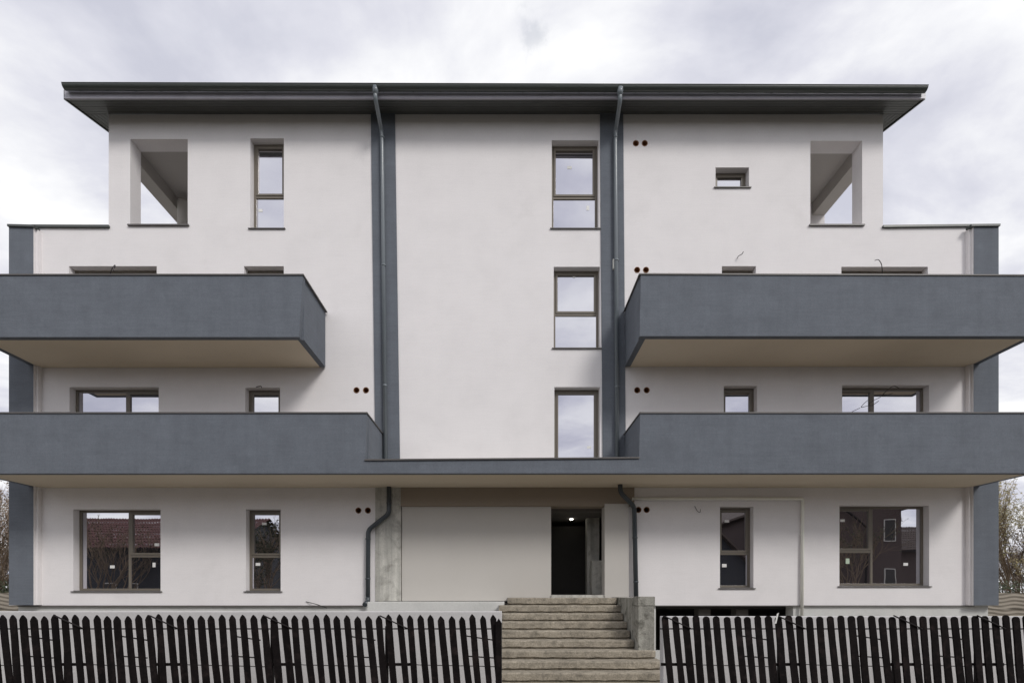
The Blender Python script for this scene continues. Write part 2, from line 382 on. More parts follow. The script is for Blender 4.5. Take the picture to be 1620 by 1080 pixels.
# lower, one front across the whole facade with a low middle
mb = balcony([(XE_L, 748.5), (XE_R, 748), (XE_R, 654), (1013, 654.2), (1011, 724), (578, 728), (580, 654.2), (XE_L, 654)])
ret(580, 654.2, 748, mb, -1); ret(1013, 654.2, 748, mb, 1); ret(XE_L, 654, 748, mb, 1); ret(XE_R, 654, 748, mb, -1)
o = mb.build('balcony', m_grey, B); slab(XE_L+9.8, XE_R-9.8, 748.5, 0, o)
zz = Z(654, BF)
cap(o, X(XE_L, BF)-.02, X(580, BF)+.02, BF-.02, BF+.15, zz); cap(o, X(580, BF)-.15, X(580, BF)+.02, BF+.151, -.034, zz)
cap(o, X(1013, BF)-.02, X(XE_R, BF)+.02, BF-.02, BF+.15, zz); cap(o, X(1013, BF)-.02, X(1013, BF)+.15, BF+.151, -.034, zz)
coping(bar(576.5, 728, 1012, 724.5, BF-.03, BF+.14, .03), 'coping', m_sill, o)
MB().box(X(583, BF), X(1009, BF), BF+.15, -.035, Z(748, BF)+.23, Z(731, BF)).build('canopy_deck', m_conc, o)

# ------------------------------------------------------------------ windows
WY = .17                                      # how deep the frames sit
def window(key, kind, labels=(), hidden_sill=False):
    a, b, c, d = OP[key]; x0, x1, z0, z1 = X(a)+.002, X(b)-.002, Z(d)+.002, Z(c)-.002
    fw = .055; y0, y1 = WY, WY+.07
    def frame_rect(mb, x0, x1, z0, z1, w, y0, y1):
        mb.box(x0, x0+w, y0, y1, z0, z1); mb.box(x1-w, x1, y0, y1, z0, z1)
        mb.box(x0+w, x1-w, y0, y1, z1-w, z1); mb.box(x0+w, x1-w, y0, y1, z0, z0+w)
    mb = MB(); frame_rect(mb, x0, x1, z0, z1, fw, y0, y1)
    panes = []; sashes = []
    ix0, ix1, iz0, iz1 = x0+fw, x1-fw, z0+fw, z1-fw
    bw = .055
    if kind == 'transom' :
        zt = z0+(z1-z0)*{'w1': .405, 'w2': .405, 'c3': .455}.get(key, .425)
        mb.box(ix0, ix1, y0, y1, zt-bw/2, zt+bw/2)
        sashes.append((ix0, ix1, zt+bw/2, iz1)); panes.append((ix0, ix1, iz0, zt-bw/2))
    elif kind == 'single': sashes.append((ix0, ix1, iz0, iz1))
    elif kind in ('wideL', 'wideR', 'doorL', 'doorR'):
        fr_ = .585 if kind[-1] == 'L' else .415
        xm = x0+(x1-x0)*fr_; zt = z0+(z1-z0)*.43
        mb.box(xm-bw/2, xm+bw/2, y0, y1, iz0, iz1)
        big, sm = ((ix0, xm-bw/2), (xm+bw/2, ix1)) if kind[-1] == 'L' else ((xm+bw/2, ix1), (ix0, xm-bw/2))
        panes.append((*big, iz0, iz1))
        if kind[:4] == 'wide':
            mb.box(sm[0], sm[1], y0, y1, zt-bw/2, zt+bw/2)
            sashes.append((*sm, zt+bw/2, iz1)); panes.append((*sm, iz0, zt-bw/2))
        else: sashes.append((*sm, iz0, iz1))
    wdw = mb.build('window', m_frame, B, bevel=.004)
    for s in sashes:
        sm_ = MB(); q = .006; frame_rect(sm_, s[0]+q, s[1]-q, s[2]+q, s[3]-q, .048, y0-.014, y1-.02)
        sm_.build('sash', m_frame, wdw, bevel=.003)
        panes.append((s[0]+.05, s[1]-.05, s[2]+.05, s[3]-.05))
    for p in panes:
        t = random.uniform(-.0012, .0012); pm = MB()
        pm.hexa([(p[0]-.004, y0+.022+t, p[2]-.004), (p[1]+.004, y0+.022-t, p[2]-.004), (p[1]+.004, y0+.022-t, p[3]+.004), (p[0]-.004, y0+.022+t, p[3]+.004),
                 (p[0]-.004, y0+.045, p[2]-.004), (p[1]+.004, y0+.045, p[2]-.004), (p[1]+.004, y0+.045, p[3]+.004), (p[0]-.004, y0+.045, p[3]+.004)])
        pm.build('pane', m_glass, wdw)
    # outside sill
    MB().hexa([(x0-.045, -.035, z0-.034), (x1+.045, -.035, z0-.034), (x1+.045, -.035, z0-.014), (x0-.045, -.035, z0-.014),
               (x0-.045, -.003, z0-.034), (x1+.045, -.003, z0-.034), (x1+.045, -.003, z0-.010), (x0-.045, -.003, z0-.010)]).build('sill', m_sill, wdw)
    MB().box(x0+.001, x1-.001, -.003, WY-.001, z0-.006, z0+.006).build('sill', m_sill, wdw)
    for lx, ly, lw, lh, *g in labels:
        cx, cz = X(lx, WY+.015), Z(ly, WY+.015)
        MB().box(cx-lw/2, cx+lw/2, y0+.016, y0+.0195, cz-lh/2, cz+lh/2).build('sticker', m_green if g else m_label, wdw)
    return wdw
window('w1', 'transom', [(412, 333, .10, .07)]); window('w2', 'transom', [(901, 265, .11, .07), (930, 329, .07, .11)]); window('w3', 'single')
window('c1', 'doorL'); window('c2', 'single'); window('c3', 'transom', [(908, 438, .06, .04)]); window('c4', 'single'); window('c5', 'doorR')
window('b1', 'doorL'); window('b2', 'single'); window('b3', 'single', [(932, 707, .10, .06)]); window('b4', 'single'); window('b5', 'doorR')
window('a1', 'wideL', [(177.5, 896, .11, .07), (248, 861, .11, .07), (243.5, 893, .07, .11)]); window('a2', 'transom', [(408, 892, .11, .07), (418, 828, .11, .06)])
window('a3', 'transom', [(1146, 894, .11, .08), (1150, 824, .11, .06)]); window('a4', 'wideR', [(1333, 823, .11, .06), (1341, 887, .09, .13, 1), (1433, 892, .11, .07)])
# rooms behind the panes stay closed: one dark backing wall per storey band
for z0, z1 in ((ZB+.05, Z(770)), (Z(760), Z(575)), (Z(565), Z(385))):
    MB().box(XL+.4, X(860), TH+.02, TH+.06, z0, z1).build('inner_lining', m_black, B) if z0 > Z(770) else None
# ------------------------------------------------------------------ loggias of the top floor
for sx, x_out, ox0, ox1, yb in ((-1, TL, X(206), X(297), 2.55), (1, TR, X(1282), X(1364), 2.2)):
    inn = X(330) if sx < 0 else X(1250)
    def bx(xa, xb): return (min(xa, xb), max(xa, xb))
    zc = EYE+11.13; zbm = EYE+10.80
    # ceiling, beam over the side opening, inner wall, rear wall, side parapet
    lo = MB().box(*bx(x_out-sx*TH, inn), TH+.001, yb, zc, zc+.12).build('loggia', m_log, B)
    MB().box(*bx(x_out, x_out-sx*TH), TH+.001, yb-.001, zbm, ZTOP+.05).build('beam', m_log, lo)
    MB().box(*bx(inn, inn-sx*.15), TH+.001, yb+.2, ZT-1.0, zc-.001).build('inner_wall', m_wall, lo)
    MB().box(*bx(x_out-sx*TH-sx*.001, inn), yb, yb+.2, ZT-1.0, zc-.001).build('rear_wall', m_wall, lo)
    MB().box(*bx(x_out, x_out-sx*TH), TH+.001, yb-.001, ZT-1.0, ZT-.02).build('parapet', m_wall, lo)
    MB().box(ox0-.04, ox1+.04, -.045, -.003, Z(357)-.02, Z(357)+.012).build('sill', m_sill, lo)
    MB().box(ox0+.002, ox1-.002, -.003, TH+.03, Z(357)+.001, Z(357)+.014).build('sill', m_sill, lo)
mb = MB(); c = W(291.5, 346, 1.9)
for k in range(9):
    a = k/8*math.pi
cyl = MB().tube([c+Vector((0, 0, -.55)), c+Vector((0, 0, .25)), c+Vector((0, 0, .40)), c+Vector((0, 0, .46))], .17, 16).build('flue', m_log, B); mb.b.free()
# floors of the set back terraces
# ------------------------------------------------------------------ roof
zR = lambda y, o=0: ZTOP+.004+SL*min(y, 2*YR-y)+o
ex0, ex1 = X(104, -.55), X(1461, -.55)
YF = -.55
rf = MB(); prof = [(YF, 0), (YR, 0), (2*YR+.55, 0)]
rf.prism([(ex0, YF, zR(YF, .03)), (ex0, YR, zR(YR, .03)), (ex0, 2*YR+.55, zR(2*YR+.55, .03)), (ex0, 2*YR+.55, zR(2*YR+.55, .17)), (ex0, YR, zR(YR, .17)), (ex0, YF, zR(YF, .17))], (ex1-ex0, 0, 0))
roof = rf.build('roof', m_trim, B)
# eaves soffit: boards running along the eaves, grooves between them
sb = MB(); n = 6
for i in range(n):
    y0 = YF+(0-YF)*i/n; y1 = YF+(0-YF)*(i+1)/n-.010
    sb.hexa([(ex0+.02, y0, zR(y0)), (ex1-.02, y0, zR(y0)), (ex1-.02, y0, zR(y0)+.027), (ex0+.02, y0, zR(y0)+.027),
             (ex0+.02, y1, zR(y1)), (ex1-.02, y1, zR(y1)), (ex1-.02, y1, zR(y1)+.027), (ex0+.02, y1, zR(y1)+.027)])
sb.build('eaves_soffit', m_sboard, roof)
for xa, xb in ((ex0+.02, TL-.004), (TR+.004, ex1-.02)):
    sb = MB(); nn = 5
    for i in range(nn):
        a, b = xa+(xb-xa)*i/nn, xa+(xb-xa)*(i+1)/nn-.01
        y0, y1 = .004, YR
        sb.hexa([(a, y0, zR(y0)), (b, y0, zR(y0)), (b, y0, zR(y0)+.027), (a, y0, zR(y0)+.027), (a, y1, zR(y1)), (b, y1, zR(y1)), (b, y1, zR(y1)+.027), (a, y1, zR(y1)+.027)])
    sb.build('rake_soffit', m_sboard, roof)
# fascia: lower rolled edge and upper face
zf = zR(YF)
fa = MB(); fa.prism([(ex0-.01, YF-.002, zf-.015), (ex0-.01, YF-.035, zf-.015), (ex0-.01, YF-.035, zf+.035), (ex0-.01, YF-.022, zf+.05), (ex0-.01, YF-.022, zf+.20), (ex0-.01, YF-.002, zf+.20)], (ex1-ex0+.02, 0, 0))
fa.build('fascia', m_fascia, roof)
for xa, s in ((ex0, -1), (ex1, 1)):
    mb = MB(); y0, y1 = YF-.02, YR
    a, b = (xa-.03, xa-.002) if s < 0 else (xa+.002, xa+.03)
    mb.hexa([(a, y0, zR(y0)-.02), (b, y0, zR(y0)-.02), (b, y0, zR(y0)+.20), (a, y0, zR(y0)+.20), (a, y1, zR(y1)-.02), (b, y1, zR(y1)-.02), (b, y1, zR(y1)+.20), (a, y1, zR(y1)+.20)])
    mb.build('rake_board', m_trim, roof)
# half round gutter with beaded lip
GY = YF-.118; gx0, gx1 = X(97, GY-.078), X(1469, GY-.078)
gz0, gz1 = Z(131, GY-.078), Z(135, GY-.078)
gu = MB(); n = 10; ro, ri = .078, .072
def gprof(x, z):
    pts = []
    for k in range(n+1):
        a = math.pi+math.pi*k/n; pts.append(Vector((x, GY+ro*math.cos(a), z+ro*1.05*math.sin(a))))
    for k in range(n, -1, -1):
        a = math.pi+math.pi*k/n; pts.append(Vector((x, GY+ri*math.cos(a), z+.004+ri*1.05*math.sin(a))))
    return pts
A_, B_ = [gu.b.verts.new(p) for p in gprof(gx0, gz0)], [gu.b.verts.new(p) for p in gprof(gx1, gz1)]
for k in range(len(A_)):
    f = gu.b.faces.new([A_[k], A_[(k+1) % len(A_)], B_[(k+1) % len(A_)], B_[k]])
for x, z, d in ((gx0, gz0, 1), (gx1, gz1, -1)):
    pr = gprof(x-d*.001, z)[:n+1]; gu.b.faces.new([gu.b.verts.new(p) for p in pr])
gu.tube([(gx0, GY-ro, gz0+.004), (gx1, GY-ro, gz1+.004)], .010, 8)
gut = gu.build('gutter', m_gut, B)
nbk = 31
for i in range(nbk):
    t = (i+.5)/nbk; x = gx0+(gx1-gx0)*t+random.uniform(-.05, .05); z = gz0+(gz1-gz0)*t
    b = MB(); pr = [Vector((0, GY+(ro+.004)*math.cos(math.pi+math.pi*k/8), z+(ro+.003)*1.05*math.sin(math.pi+math.pi*k/8))) for k in range(9)]
    for p, q in zip(pr, pr[1:]):
        for xx in (0,):
            b.face([p+Vector((x-.012, 0, 0)), p+Vector((x+.012, 0, 0)), q+Vector((x+.012, 0, 0)), q+Vector((x-.012, 0, 0))])
    b.build('gutter_bracket', m_gut, gut)

# ------------------------------------------------------------------ downpipes
def smooth(pts, r=.10, n=4):
    pts = [Vector(p) for p in pts]; out = [pts[0]]
    for a, b, c in zip(pts, pts[1:], pts[2:]):
        u, v = (a-b), (c-b); q = min(r, u.length*.45, v.length*.45); u.normalize(); v.normalize()
        p0, p1 = b+u*q, b+v*q
        for k in range(n+1):
            t = k/n; out.append(p0*(1-t)**2+b*2*t*(1-t)+p1*t*t)
    out.append(pts[-1]); return out
PR = .047
def clamp(p, parent, m, r=PR):
    MB().tube([p+Vector((0, 0, -.02)), p+Vector((0, 0, .02))], r+.008, 12).box(p.x-.012, p.x+.012, p.y, -.004, p.z-.012, p.z+.012).build('pipe_clamp', m, parent)
def downpipe(pts, clamps, m, hopper=None, r=PR, name='downpipe'):
    o = MB().tube(smooth(pts), r, 14).build(name, m, B)
    for p in clamps: clamp(Vector(p), o, m, r)
    if hopper is not None:
        h = Vector(hopper)
        MB().tube([h+Vector((0, 0, .09)), h+Vector((0, 0, .02)), h+Vector((0, 0, -.06))], .085, 14, .05).build('outlet', m, o)
    return o
PY = -.10
def V(px, py, Y): return W(px, py, Y)
g1 = V(594, 146, GY); g2 = V(981, 148, GY)
downpipe([g1+Vector((0, 0, .03)), g1+Vector((0, 0, -.16)), V(603.5, 206, PY), V(604.5, 225, PY), V(610, 728, PY)], [V(604.7, 218, PY), V(607, 420, PY), V(609, 610, PY)], m_pipe, g1)
downpipe([g2+Vector((0, 0, .03)), g2+Vector((0, 0, -.16)), V(974, 206, PY), V(973.5, 225, PY), V(976.5, 728, PY)], [V(973.7, 218, PY), V(975, 412, PY), V(976, 612, PY)], m_pipe, g2)
# a short cable box beside the right pipe
MB().box(X(970)-.02, X(970)+.02, -.08, -.032, Z(428), Z(413)).build('cable_box', m_gas, B)
downpipe([V(615.5, 764, -.10), V(615.5, 812, -.10), V(582.5, 838, -.10), V(582, 948, -.10)], [V(615.5, 795, -.10), V(582.3, 852, -.10), V(582, 915, -.10)], m_pipe2, r=.055)
downpipe([V(981, 766, -.35), V(982, 779, -.33), V(1003.5, 801, -.10), V(1006.5, 948, -.10)], [V(1004.5, 850, -.10), V(1006, 920, -.10)], m_pipe2, r=.055)
o = MB().tube(smooth([V(1000, 788.5, -.05), V(1270, 788.5, -.05), V(1268.5, 990, -.05)], .05), .036, 12).build('gas_pipe', m_gas, B)
for px, py in ((1060, 788.5), (1160, 788.5), (1230, 788.5)):
    p = V(px, py, -.05); MB().box(p.x-.012, p.x+.012, -.076, -.004, p.z-.032, p.z+.032).build('pipe_clamp', m_gas, o)
for py in (845, 930):
    p = V(1269.3, py, -.05); MB().box(p.x-.034, p.x+.034, -.076, -.004, p.z-.012, p.z+.012).build('pipe_clamp', m_gas, o)
MB().tube(smooth([V(582, 944, -.10), V(582, 951, -.12), V(577, 956, -.28)], .06), .058, 12).build('pipe_shoe', m_pipe2, B)
# loose cables left for the lamps
def cable(pts, r=.008):
    MB().tube(smooth([W(a, b, y) for a, b, y in pts], .08, 3), r, 6).build('cable', m_wire, B)
cable([(174, 436, .0), (177, 424, -.10), (183, 418, -.16), (181, 424, -.2)]); cable([(180, 430, -.04), (177, 421, -.12), (179, 427, -.16)], .006)
cable([(1166, 409, .0), (1168, 405, -.06), (1174, 402, -.12), (1176, 398, -.12)])
cable([(1396, 434, .0), (1395, 418, -.10), (1390, 410, -.14), (1384, 412, -.16)])
cable([(1422, 614, .0), (1414, 609, -.10), (1402, 618, -.15), (1393, 628, -.15), (1412, 622, -.18)], .007); cable([(1393, 628, -.15), (1380, 634, -.16), (1373, 640, -.16), (1379, 642, -.18), (1390, 634, -.18)], .007)
cable([(405, 612, 0), (413, 610, -.05), (414, 613, -.07)])
cable([(1099, 800, 0), (1103, 808, -.05), (1108, 811, -.07), (1108, 805, -.07)], .006)
cable([(484, 951, -.01), (500, 955, -.1), (517, 961, -.18)], .009)

# ------------------------------------------------------------------ entrance bay (set under the balcony slab)
YB = .02
MB().box(EL, X(634.5), -.02, TH, Z(950), Z(768)).build('concrete_pillar', m_conc, B)
MB().box(X(634.5)+.001, X(1003)-.001, YB-.06, TH, Z(800.5), Z(768)).build('lintel', m_lintel, B)
MB().box(X(635.5), X(872), YB, TH-.02, Z(950), Z(800.5)-.002).build('boarding_panel', m_board, B)
MB().box(X(956), X(994), YB-.075, TH-.02, Z(945), Z(797)).build('boarding_panel', m_board, B)
MB().box(X(994)+.001, X(1003)-.001, YB+.01, TH-.02, Z(950), Z(800.5)-.002).build('door_jamb', m_wall, B)
# lobby seen through the open doorway
lx0, lx1 = X(600), X(1000); lz0, lz1 = Z(940), Z(780)
lb = MB()
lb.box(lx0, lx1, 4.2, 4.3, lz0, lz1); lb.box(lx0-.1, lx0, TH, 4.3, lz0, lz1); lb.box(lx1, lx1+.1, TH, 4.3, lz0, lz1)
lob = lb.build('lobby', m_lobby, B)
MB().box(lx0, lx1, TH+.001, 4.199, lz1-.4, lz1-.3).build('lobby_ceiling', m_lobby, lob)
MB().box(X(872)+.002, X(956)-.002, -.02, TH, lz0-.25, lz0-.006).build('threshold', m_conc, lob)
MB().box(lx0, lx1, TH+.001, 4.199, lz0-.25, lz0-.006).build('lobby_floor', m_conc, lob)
MB().box(X(874, 1.8)-.3, X(928, 1.8), 1.8, 1.9, lz0, Z(832, 1.8)).build('inner_door', m_black, lob)
MB().box(X(929, 1.2), X(948, 1.2), 1.2, 1.5, lz0, Z(806, 1.2)).build('lobby_pier', m_conc, lob)
MB().box(X(936, .8), X(952, .8), .8, 1.0, lz0, Z(886, .8)).build('meter_box', m_conc, lob)
lc = W(904, 820, 1.4)
lp = MB(); bmesh.ops.create_uvsphere(lp.b, u_segments=14, v_segments=8, radius=.045, matrix=Matrix.Translation(lc)); lamp = lp.build('lamp', m_lamp, B)
MB().tube([lc+Vector((0, 0, .04)), lc+Vector((0, 0, .30))], .012, 8).build('lamp_cord', m_wire, lamp)

# ------------------------------------------------------------------ stairs
ST = thing('concrete_staircase', 'worn raw concrete entrance steps rising between the two picket fences to the open doorway', 'stairs', (1.2, -2, 0))
za, rr, tt, SD = EYE-.0717, .165, .30, 11.27
def step(n, x0, x1):
    y = -(12-(SD-tt*n)); z = za-rr*n; yb = y+tt+.12
    if n == 0: yb = .01
    segs = 26; mb = MB(); rows = []
    for i in range(segs+1):
        x = x0+(x1-x0)*i/segs; j = lambda s=.006: random.uniform(-s, s)
        zt = z+j(.004)
        k = i in (0, segs)
        in_ = .02 if k else 0
        prof = [(yb, zt), (y+.014+in_, zt+j(.003)), (y+.004+in_+j(.003), zt-.010+j(.003)), (y+in_+j(.004), zt-.030), (y+.002+in_+j(.004), z-.128+j(.008)), (y+.045+in_, z-.136+j(.006)), (y+.05+in_, z-rr-.02), (yb, z-rr-.02)]
        rows.append([mb.b.verts.new((x, a, b)) for a, b in prof])
    for a, c in zip(rows, rows[1:]):
        for k in range(len(a)): 
            f = mb.b.faces.new([a[k], c[k], c[(k+1) % len(a)], a[(k+1) % len(a)]]); f.smooth = k in (1, 2)
    mb.b.faces.new(rows[0]); mb.b.faces.new(list(reversed(rows[-1])))
    return mb.build('step', m_step, ST)
for n in range(11):
    if n == 0: step(n, X(803, -.73), 2.51)
    elif n < 6: step(n, -.15+.0*n, 2.528-.004*n+.012*(n % 2))
    else: step(n, -.35, 2.86+.03*(n-6 > 0)+random.uniform(-.01, .01))
MB().box(-.1, 2.5, -.4, -.001, 0, za-rr-.03).build('core', m_conc, ST)
# cheek wall and pier at the right of the flight
ck = MB().box(2.54, 2.80, -2.14, -.04, 0, EYE-.06).build('cheek_wall', m_weath, ST, bevel=.012)
pr = MB().box(2.535, 2.845, -2.47, -2.142, 0, Z(958, -2.47)).build('pier', m_weath, ST, bevel=.012)
MB().box(2.525, 2.855, -2.48, -2.135, Z(958, -2.47)+.003, Z(943, -2.47)).build('pier_cap', m_weath, pr, bevel=.012)
# pale landing slab to the left, with a dark end cap
ls = MB().box(X(581, -.8), X(798, -.8), -.8, .018, Z(969, -.8), Z(951.5, -.8)).build('landing_slab', m_plinth, ST, bevel=.01)
MB().box(X(798, -.8)+.002, X(803, -.8)-.01, -.805, -.2, Z(969, -.8), Z(954, -.8)).build('end_cap', m_iron, ls)
MB().box(X(583, -.5), X(802, -.5), -.5, -.001, 0, Z(969, -.8)-.003).build('landing_base', m_plinth, ST)

# ------------------------------------------------------------------ yard walls and picket fences
FY = -6.4; YWY = -5.2
tag(MB().box(-9.5, X(794, YWY), YWY, YWY+.15, 0, Z(966.5, YWY)).build('yard_wall', m_yard, None, bevel=.01), 'low pale grey rendered wall showing between pointed pickets on the left', 'wall')
tag(MB().box(X(1049, YWY), 9.0, YWY, YWY+.15, 0, Z(974.5, YWY)).build('yard_wall', m_yard, None, bevel=.01), 'low pale grey rendered wall showing between blunt rounded pickets on the right', 'wall')
def picket_mesh(kind, h, wd):
    mb = MB(); t = .02
    if kind == 'point': out = [(-wd/2, 0), (wd/2, 0), (wd/2, h-.052), (wd*.30, h-.025), (.0, h), (-wd*.30, h-.025), (-wd/2, h-.052)]
    elif kind == 'flat': out = [(-wd/2, 0), (wd/2, 0), (wd/2, h-.02), (-wd/2, h-.02)]
    else: out = [(-wd/2, 0), (wd/2, 0), (wd/2, h-.028), (wd*.36, h-.009), (wd*.14, h), (-wd*.14, h), (-wd*.36, h-.009), (-wd/2, h-.028)]
    # a slightly bowed board: split it in three along its height
    out = [(x, z) for x, z in out]; mid = []
    pts = [out[0], out[1]]+[(out[1][0]+random.uniform(-.003, .004), h*q) for q in (.45, .62, .8)]+out[2:]+[(out[0][0]+random.uniform(-.004, .003), h*q) for q in (.8, .62, .45)]
    mb.prism([(x, 0, z) for x, z in pts], (0, t, 0))
    return mb
def fence(label, x_pixels, kind, ytop, sections, end_post):
    s = F/(D0+FY); x0 = X(x_pixels[0], FY); xN = X(x_pixels[-1], FY)
    base = 0.06; h = Z(ytop, FY)-base
    fo = thing('picket_fence', label, 'fence', ((x0+xN)/2, FY, 0))
    protos = []
    for k in range(6):
        o = picket_mesh(kind, h+random.uniform(-.008, .008), .071+random.uniform(-.005, .005)).build('picket', m_picket, None)
        protos.append(o)
    for i, px in enumerate(x_pixels):
        src = protos[(i*5+i//4) % 6]
        o = src if src.parent is None and not src.get('u') else src.copy()
        if src.get('u'): COL.objects.link(o)
        src['u'] = 1
        lean = .093+random.uniform(-.018, .018)
        xb = X(px, FY)+h*lean
        o.parent = fo; o.matrix_parent_inverse = Matrix.Translation(-fo.location)
        o.location = (xb, FY+random.uniform(-.003, .003), base+random.uniform(-.008, .008)); o.rotation_euler = (0, -math.atan(lean), 0)
    for o in COL.objects:
        if 'u' in o.keys(): del o['u']
    a, b = X(x_pixels[0]-9, FY+.03), X(x_pixels[-1]+6, FY+.03)
    MB().tube([(a, FY+.032, Z(994, FY+.03)), (b, FY+.032, Z(994, FY+.03))], .008, 6).build('wire', m_iron, fo)
    MB().box(a+.02, b+.1, FY+.024, FY+.045, .22, .27).build('rail', m_picket, fo)
    for sx, ex in sections:
        X_ = lambda p: X(p, FY+.03)
        MB().tube([(X_(sx), FY+.005-.02, Z(973, FY)), (X_(sx+45), FY-.012, Z(994, FY))], .008, 6).build('stay_wire', m_iron, fo)
        MB().box(X_(sx-1), X_(sx+48), FY+.024, FY+.043, Z(1052.5, FY+.03), Z(1048, FY+.03)).build('rail', m_picket, fo)
        MB().tube([(X_(sx+48), FY+.03, Z(1050, FY+.03)), (X_(sx+62), FY+.03, Z(1051, FY+.03)), (X_(ex-30), FY+.03, Z(1053, FY+.03)), (X_(ex), FY+.03, Z(1054, FY+.03))], .005, 6).build('wire', m_iron, fo)
        for ya, yb in ((1005, 1012), (1037, 1040)):
            MB().tube([(X_(ex-54), FY+.03, Z(ya, FY+.03)), (X_(ex-8), FY+.03, Z(yb, FY+.03))], .008, 6).build('wire', m_iron, fo)
        if ex != 790: MB().box(X_(ex)-.012+.06, X_(ex)+.02+.06, FY+.046, FY+.080, 0, Z(990, FY+.05)).build('post', m_iron, fo)
    if end_post: end_post(fo)
    return fo
lx = [ -14.6+16.55*i+random.uniform(-.7, .7) for i in range(49)]
def endp(fo):
    x = X(789, FY-.03)
    o = MB().prism([(x-.035, FY-.035, .02), (x+.035, FY-.035, .02), (x+.035, FY-.035, 1.40), (x, FY-.035, 1.455), (x-.035, FY-.035, 1.40)], (0, .03, 0)).build('end_post', m_picket, fo)
fence('dark stained picket fence with pointed tops along the left side of the concrete steps', [p for p in lx if p < 782], 'point', 971.5, [(-87, 92), (92, 241), (241, 420), (420, 602), (602, 790)], endp)
rx = [1052+16.35*i+random.uniform(-.7, .7) for i in range(36)]
fence('dark stained picket fence with blunt rounded tops along the right side of the concrete steps', rx, 'round', 973.5, [(1047, 1226), (1226, 1409), (1409, 1540), (1540, 1720)], None)
# pale torn tape on the right fence's first post
tp = W(1227.5, 979, FY-.04)
tag(MB().hexa([tp+Vector((-.012, 0, -.05)), tp+Vector((.006, 0, -.045)), tp+Vector((.028, -.01, .075)), tp+Vector((.008, -.008, .06)),
           tp+Vector((-.012, .004, -.05)), tp+Vector((.006, .004, -.045)), tp+Vector((.028, -.006, .075)), tp+Vector((.008, -.004, .06))]).build('metal_scrap', m_label), 'pale torn strip sticking up from the picket fence on the right', 'scrap')

# ------------------------------------------------------------------ beyond the building: patterned concrete fences, hedge, bushes
def concrete_fence(label, xa, xb, y, sx):
    fo = thing('concrete_fence', label, 'fence', ((xa+xb)/2, y, 0))
    n = int(abs(xb-xa)/2.05)
    for i in range(n):
        x0 = min(xa, xb)+i*2.05
        for k in range(3):
            mb = MB(); nx, nz = 48, 20; vs = []
            for a in range(nx+1):
                row = []
                for c in range(nz+1):
                    u, v = a/nx*1.93, c/nz*.586
                    ph = v*45.2+1.1*math.sin(u*6.5+k)+.8*math.sin(u*3.3+2*k+i)
                    row.append(mb.b.verts.new((x0+.06+u, y-.05*(.5+.5*math.sin(ph))**.8, .02+k*.59+v)))
                vs.append(row)
            for a in range(nx):
                for c in range(nz): mb.b.faces.new([vs[a][c], vs[a+1][c], vs[a+1][c+1], vs[a][c+1]]).smooth = True
            mb.box(x0+.06, x0+1.99, y+.004, y+.05, .02+k*.59, .02+k*.59+.586)
            mb.build('panel', m_cfence, fo)
        MB().box(x0-.06, x0+.055, y-.05, y+.07, 0, 1.80).build('post', m_cfence, fo)
    return fo
concrete_fence('wave patterned brown concrete panel fence beside the right corner of the building', 14.8, 31.4, 6.0, 1)
concrete_fence('wave patterned brown concrete panel fence beside the left corner of the building', -31.1, -14.6, 6.0, -1)

def branch(mb, tips, p, d, ln, r, depth, spread=.55, up=.10, nseg=3):
    pts = [p]; q = p.copy(); dd = d.copy()
    for i in range(nseg):
        dd = (dd+Vector((random.gauss(0, .12), random.gauss(0, .12), random.gauss(up, .08)))).normalized()
        q = q+dd*ln/nseg; pts.append(q.copy())
    mb.tube(pts, r, 5 if r > .012 else 3, r*.55, cap=False)
    if depth == 0: tips.append((pts, dd)); return
    k = random.choice((3, 4)) if depth > 1 else random.choice((2, 3, 4))
    for i in range(k):
        t = random.uniform(.35, 1.0) if i else 1.0
        j = min(int(t*nseg), nseg-1); bp = pts[j].lerp(pts[j+1], t*nseg-j)
        a = Vector((random.gauss(0, 1), random.gauss(0, 1), random.gauss(.2, .6))).normalized()
        branch(mb, tips, bp, (dd+a*spread).normalized(), ln*random.uniform(.55, .8), r*.6, depth-1, spread, up, nseg)
def leaves(tips, per, size, jit):
    mb = MB()
    for pts, dd in tips:
        for k in range(per):
            a = random.random()*(len(pts)-1); i = min(int(a), len(pts)-2)
            c = pts[i].lerp(pts[i+1], a-i)+Vector((random.gauss(0, jit), random.gauss(0, jit), random.gauss(0, jit)))
            u = Vector((random.gauss(0, 1), random.gauss(0, 1), random.gauss(0, 1))).normalized(); v = u.orthogonal().normalized()
            s = size*random.uniform(.6, 1.3)
            mb.face([c-u*s, c+v*s*.45, c+u*s, c-v*s*.45])
    return mb
def bush(label, loc, h, stems, lm, per=5, size=.035, cat='bush', name='bush', depth=4, spread=.5, group=None, r=.035):
    t = thing(name, label, cat, loc, group)
    mb = MB(); tips = []
    for i in range(stems):
        a = 2*math.pi*i/stems+random.random()
        d = Vector((math.cos(a)*.45, math.sin(a)*.45, 1)).normalized()
        branch(mb, tips, Vector(loc)+Vector((math.cos(a)*.15, math.sin(a)*.15, 0)), d, h*.42, r, depth, spread, .12)
    mb.build('branches', m_twig, t, norm=False)
    leaves(tips, per, size, .05).build('crown', lm, t, norm=False)
    return t
bush('twiggy half bare shrub with small spring leaves behind the concrete fence at the right edge', (21.2, 8.2, 0), 6.4, 11, m_leaf, 14, .05)
bush('lower brownish budding shrub behind the dark hedge at the right edge', (22.6, 10.0, 0), 4.2, 9, m_blossom, 9, .05)
bush('twiggy half bare shrub with pale buds behind the concrete fence at the left edge', (-21.2, 8.2, 0), 6.4, 11, m_blossom, 5, .045)
bush('reddish brown shrub low behind the concrete fence at the left edge', (-22.4, 9.6, 0), 3.9, 9, m_blossom, 9, .05)
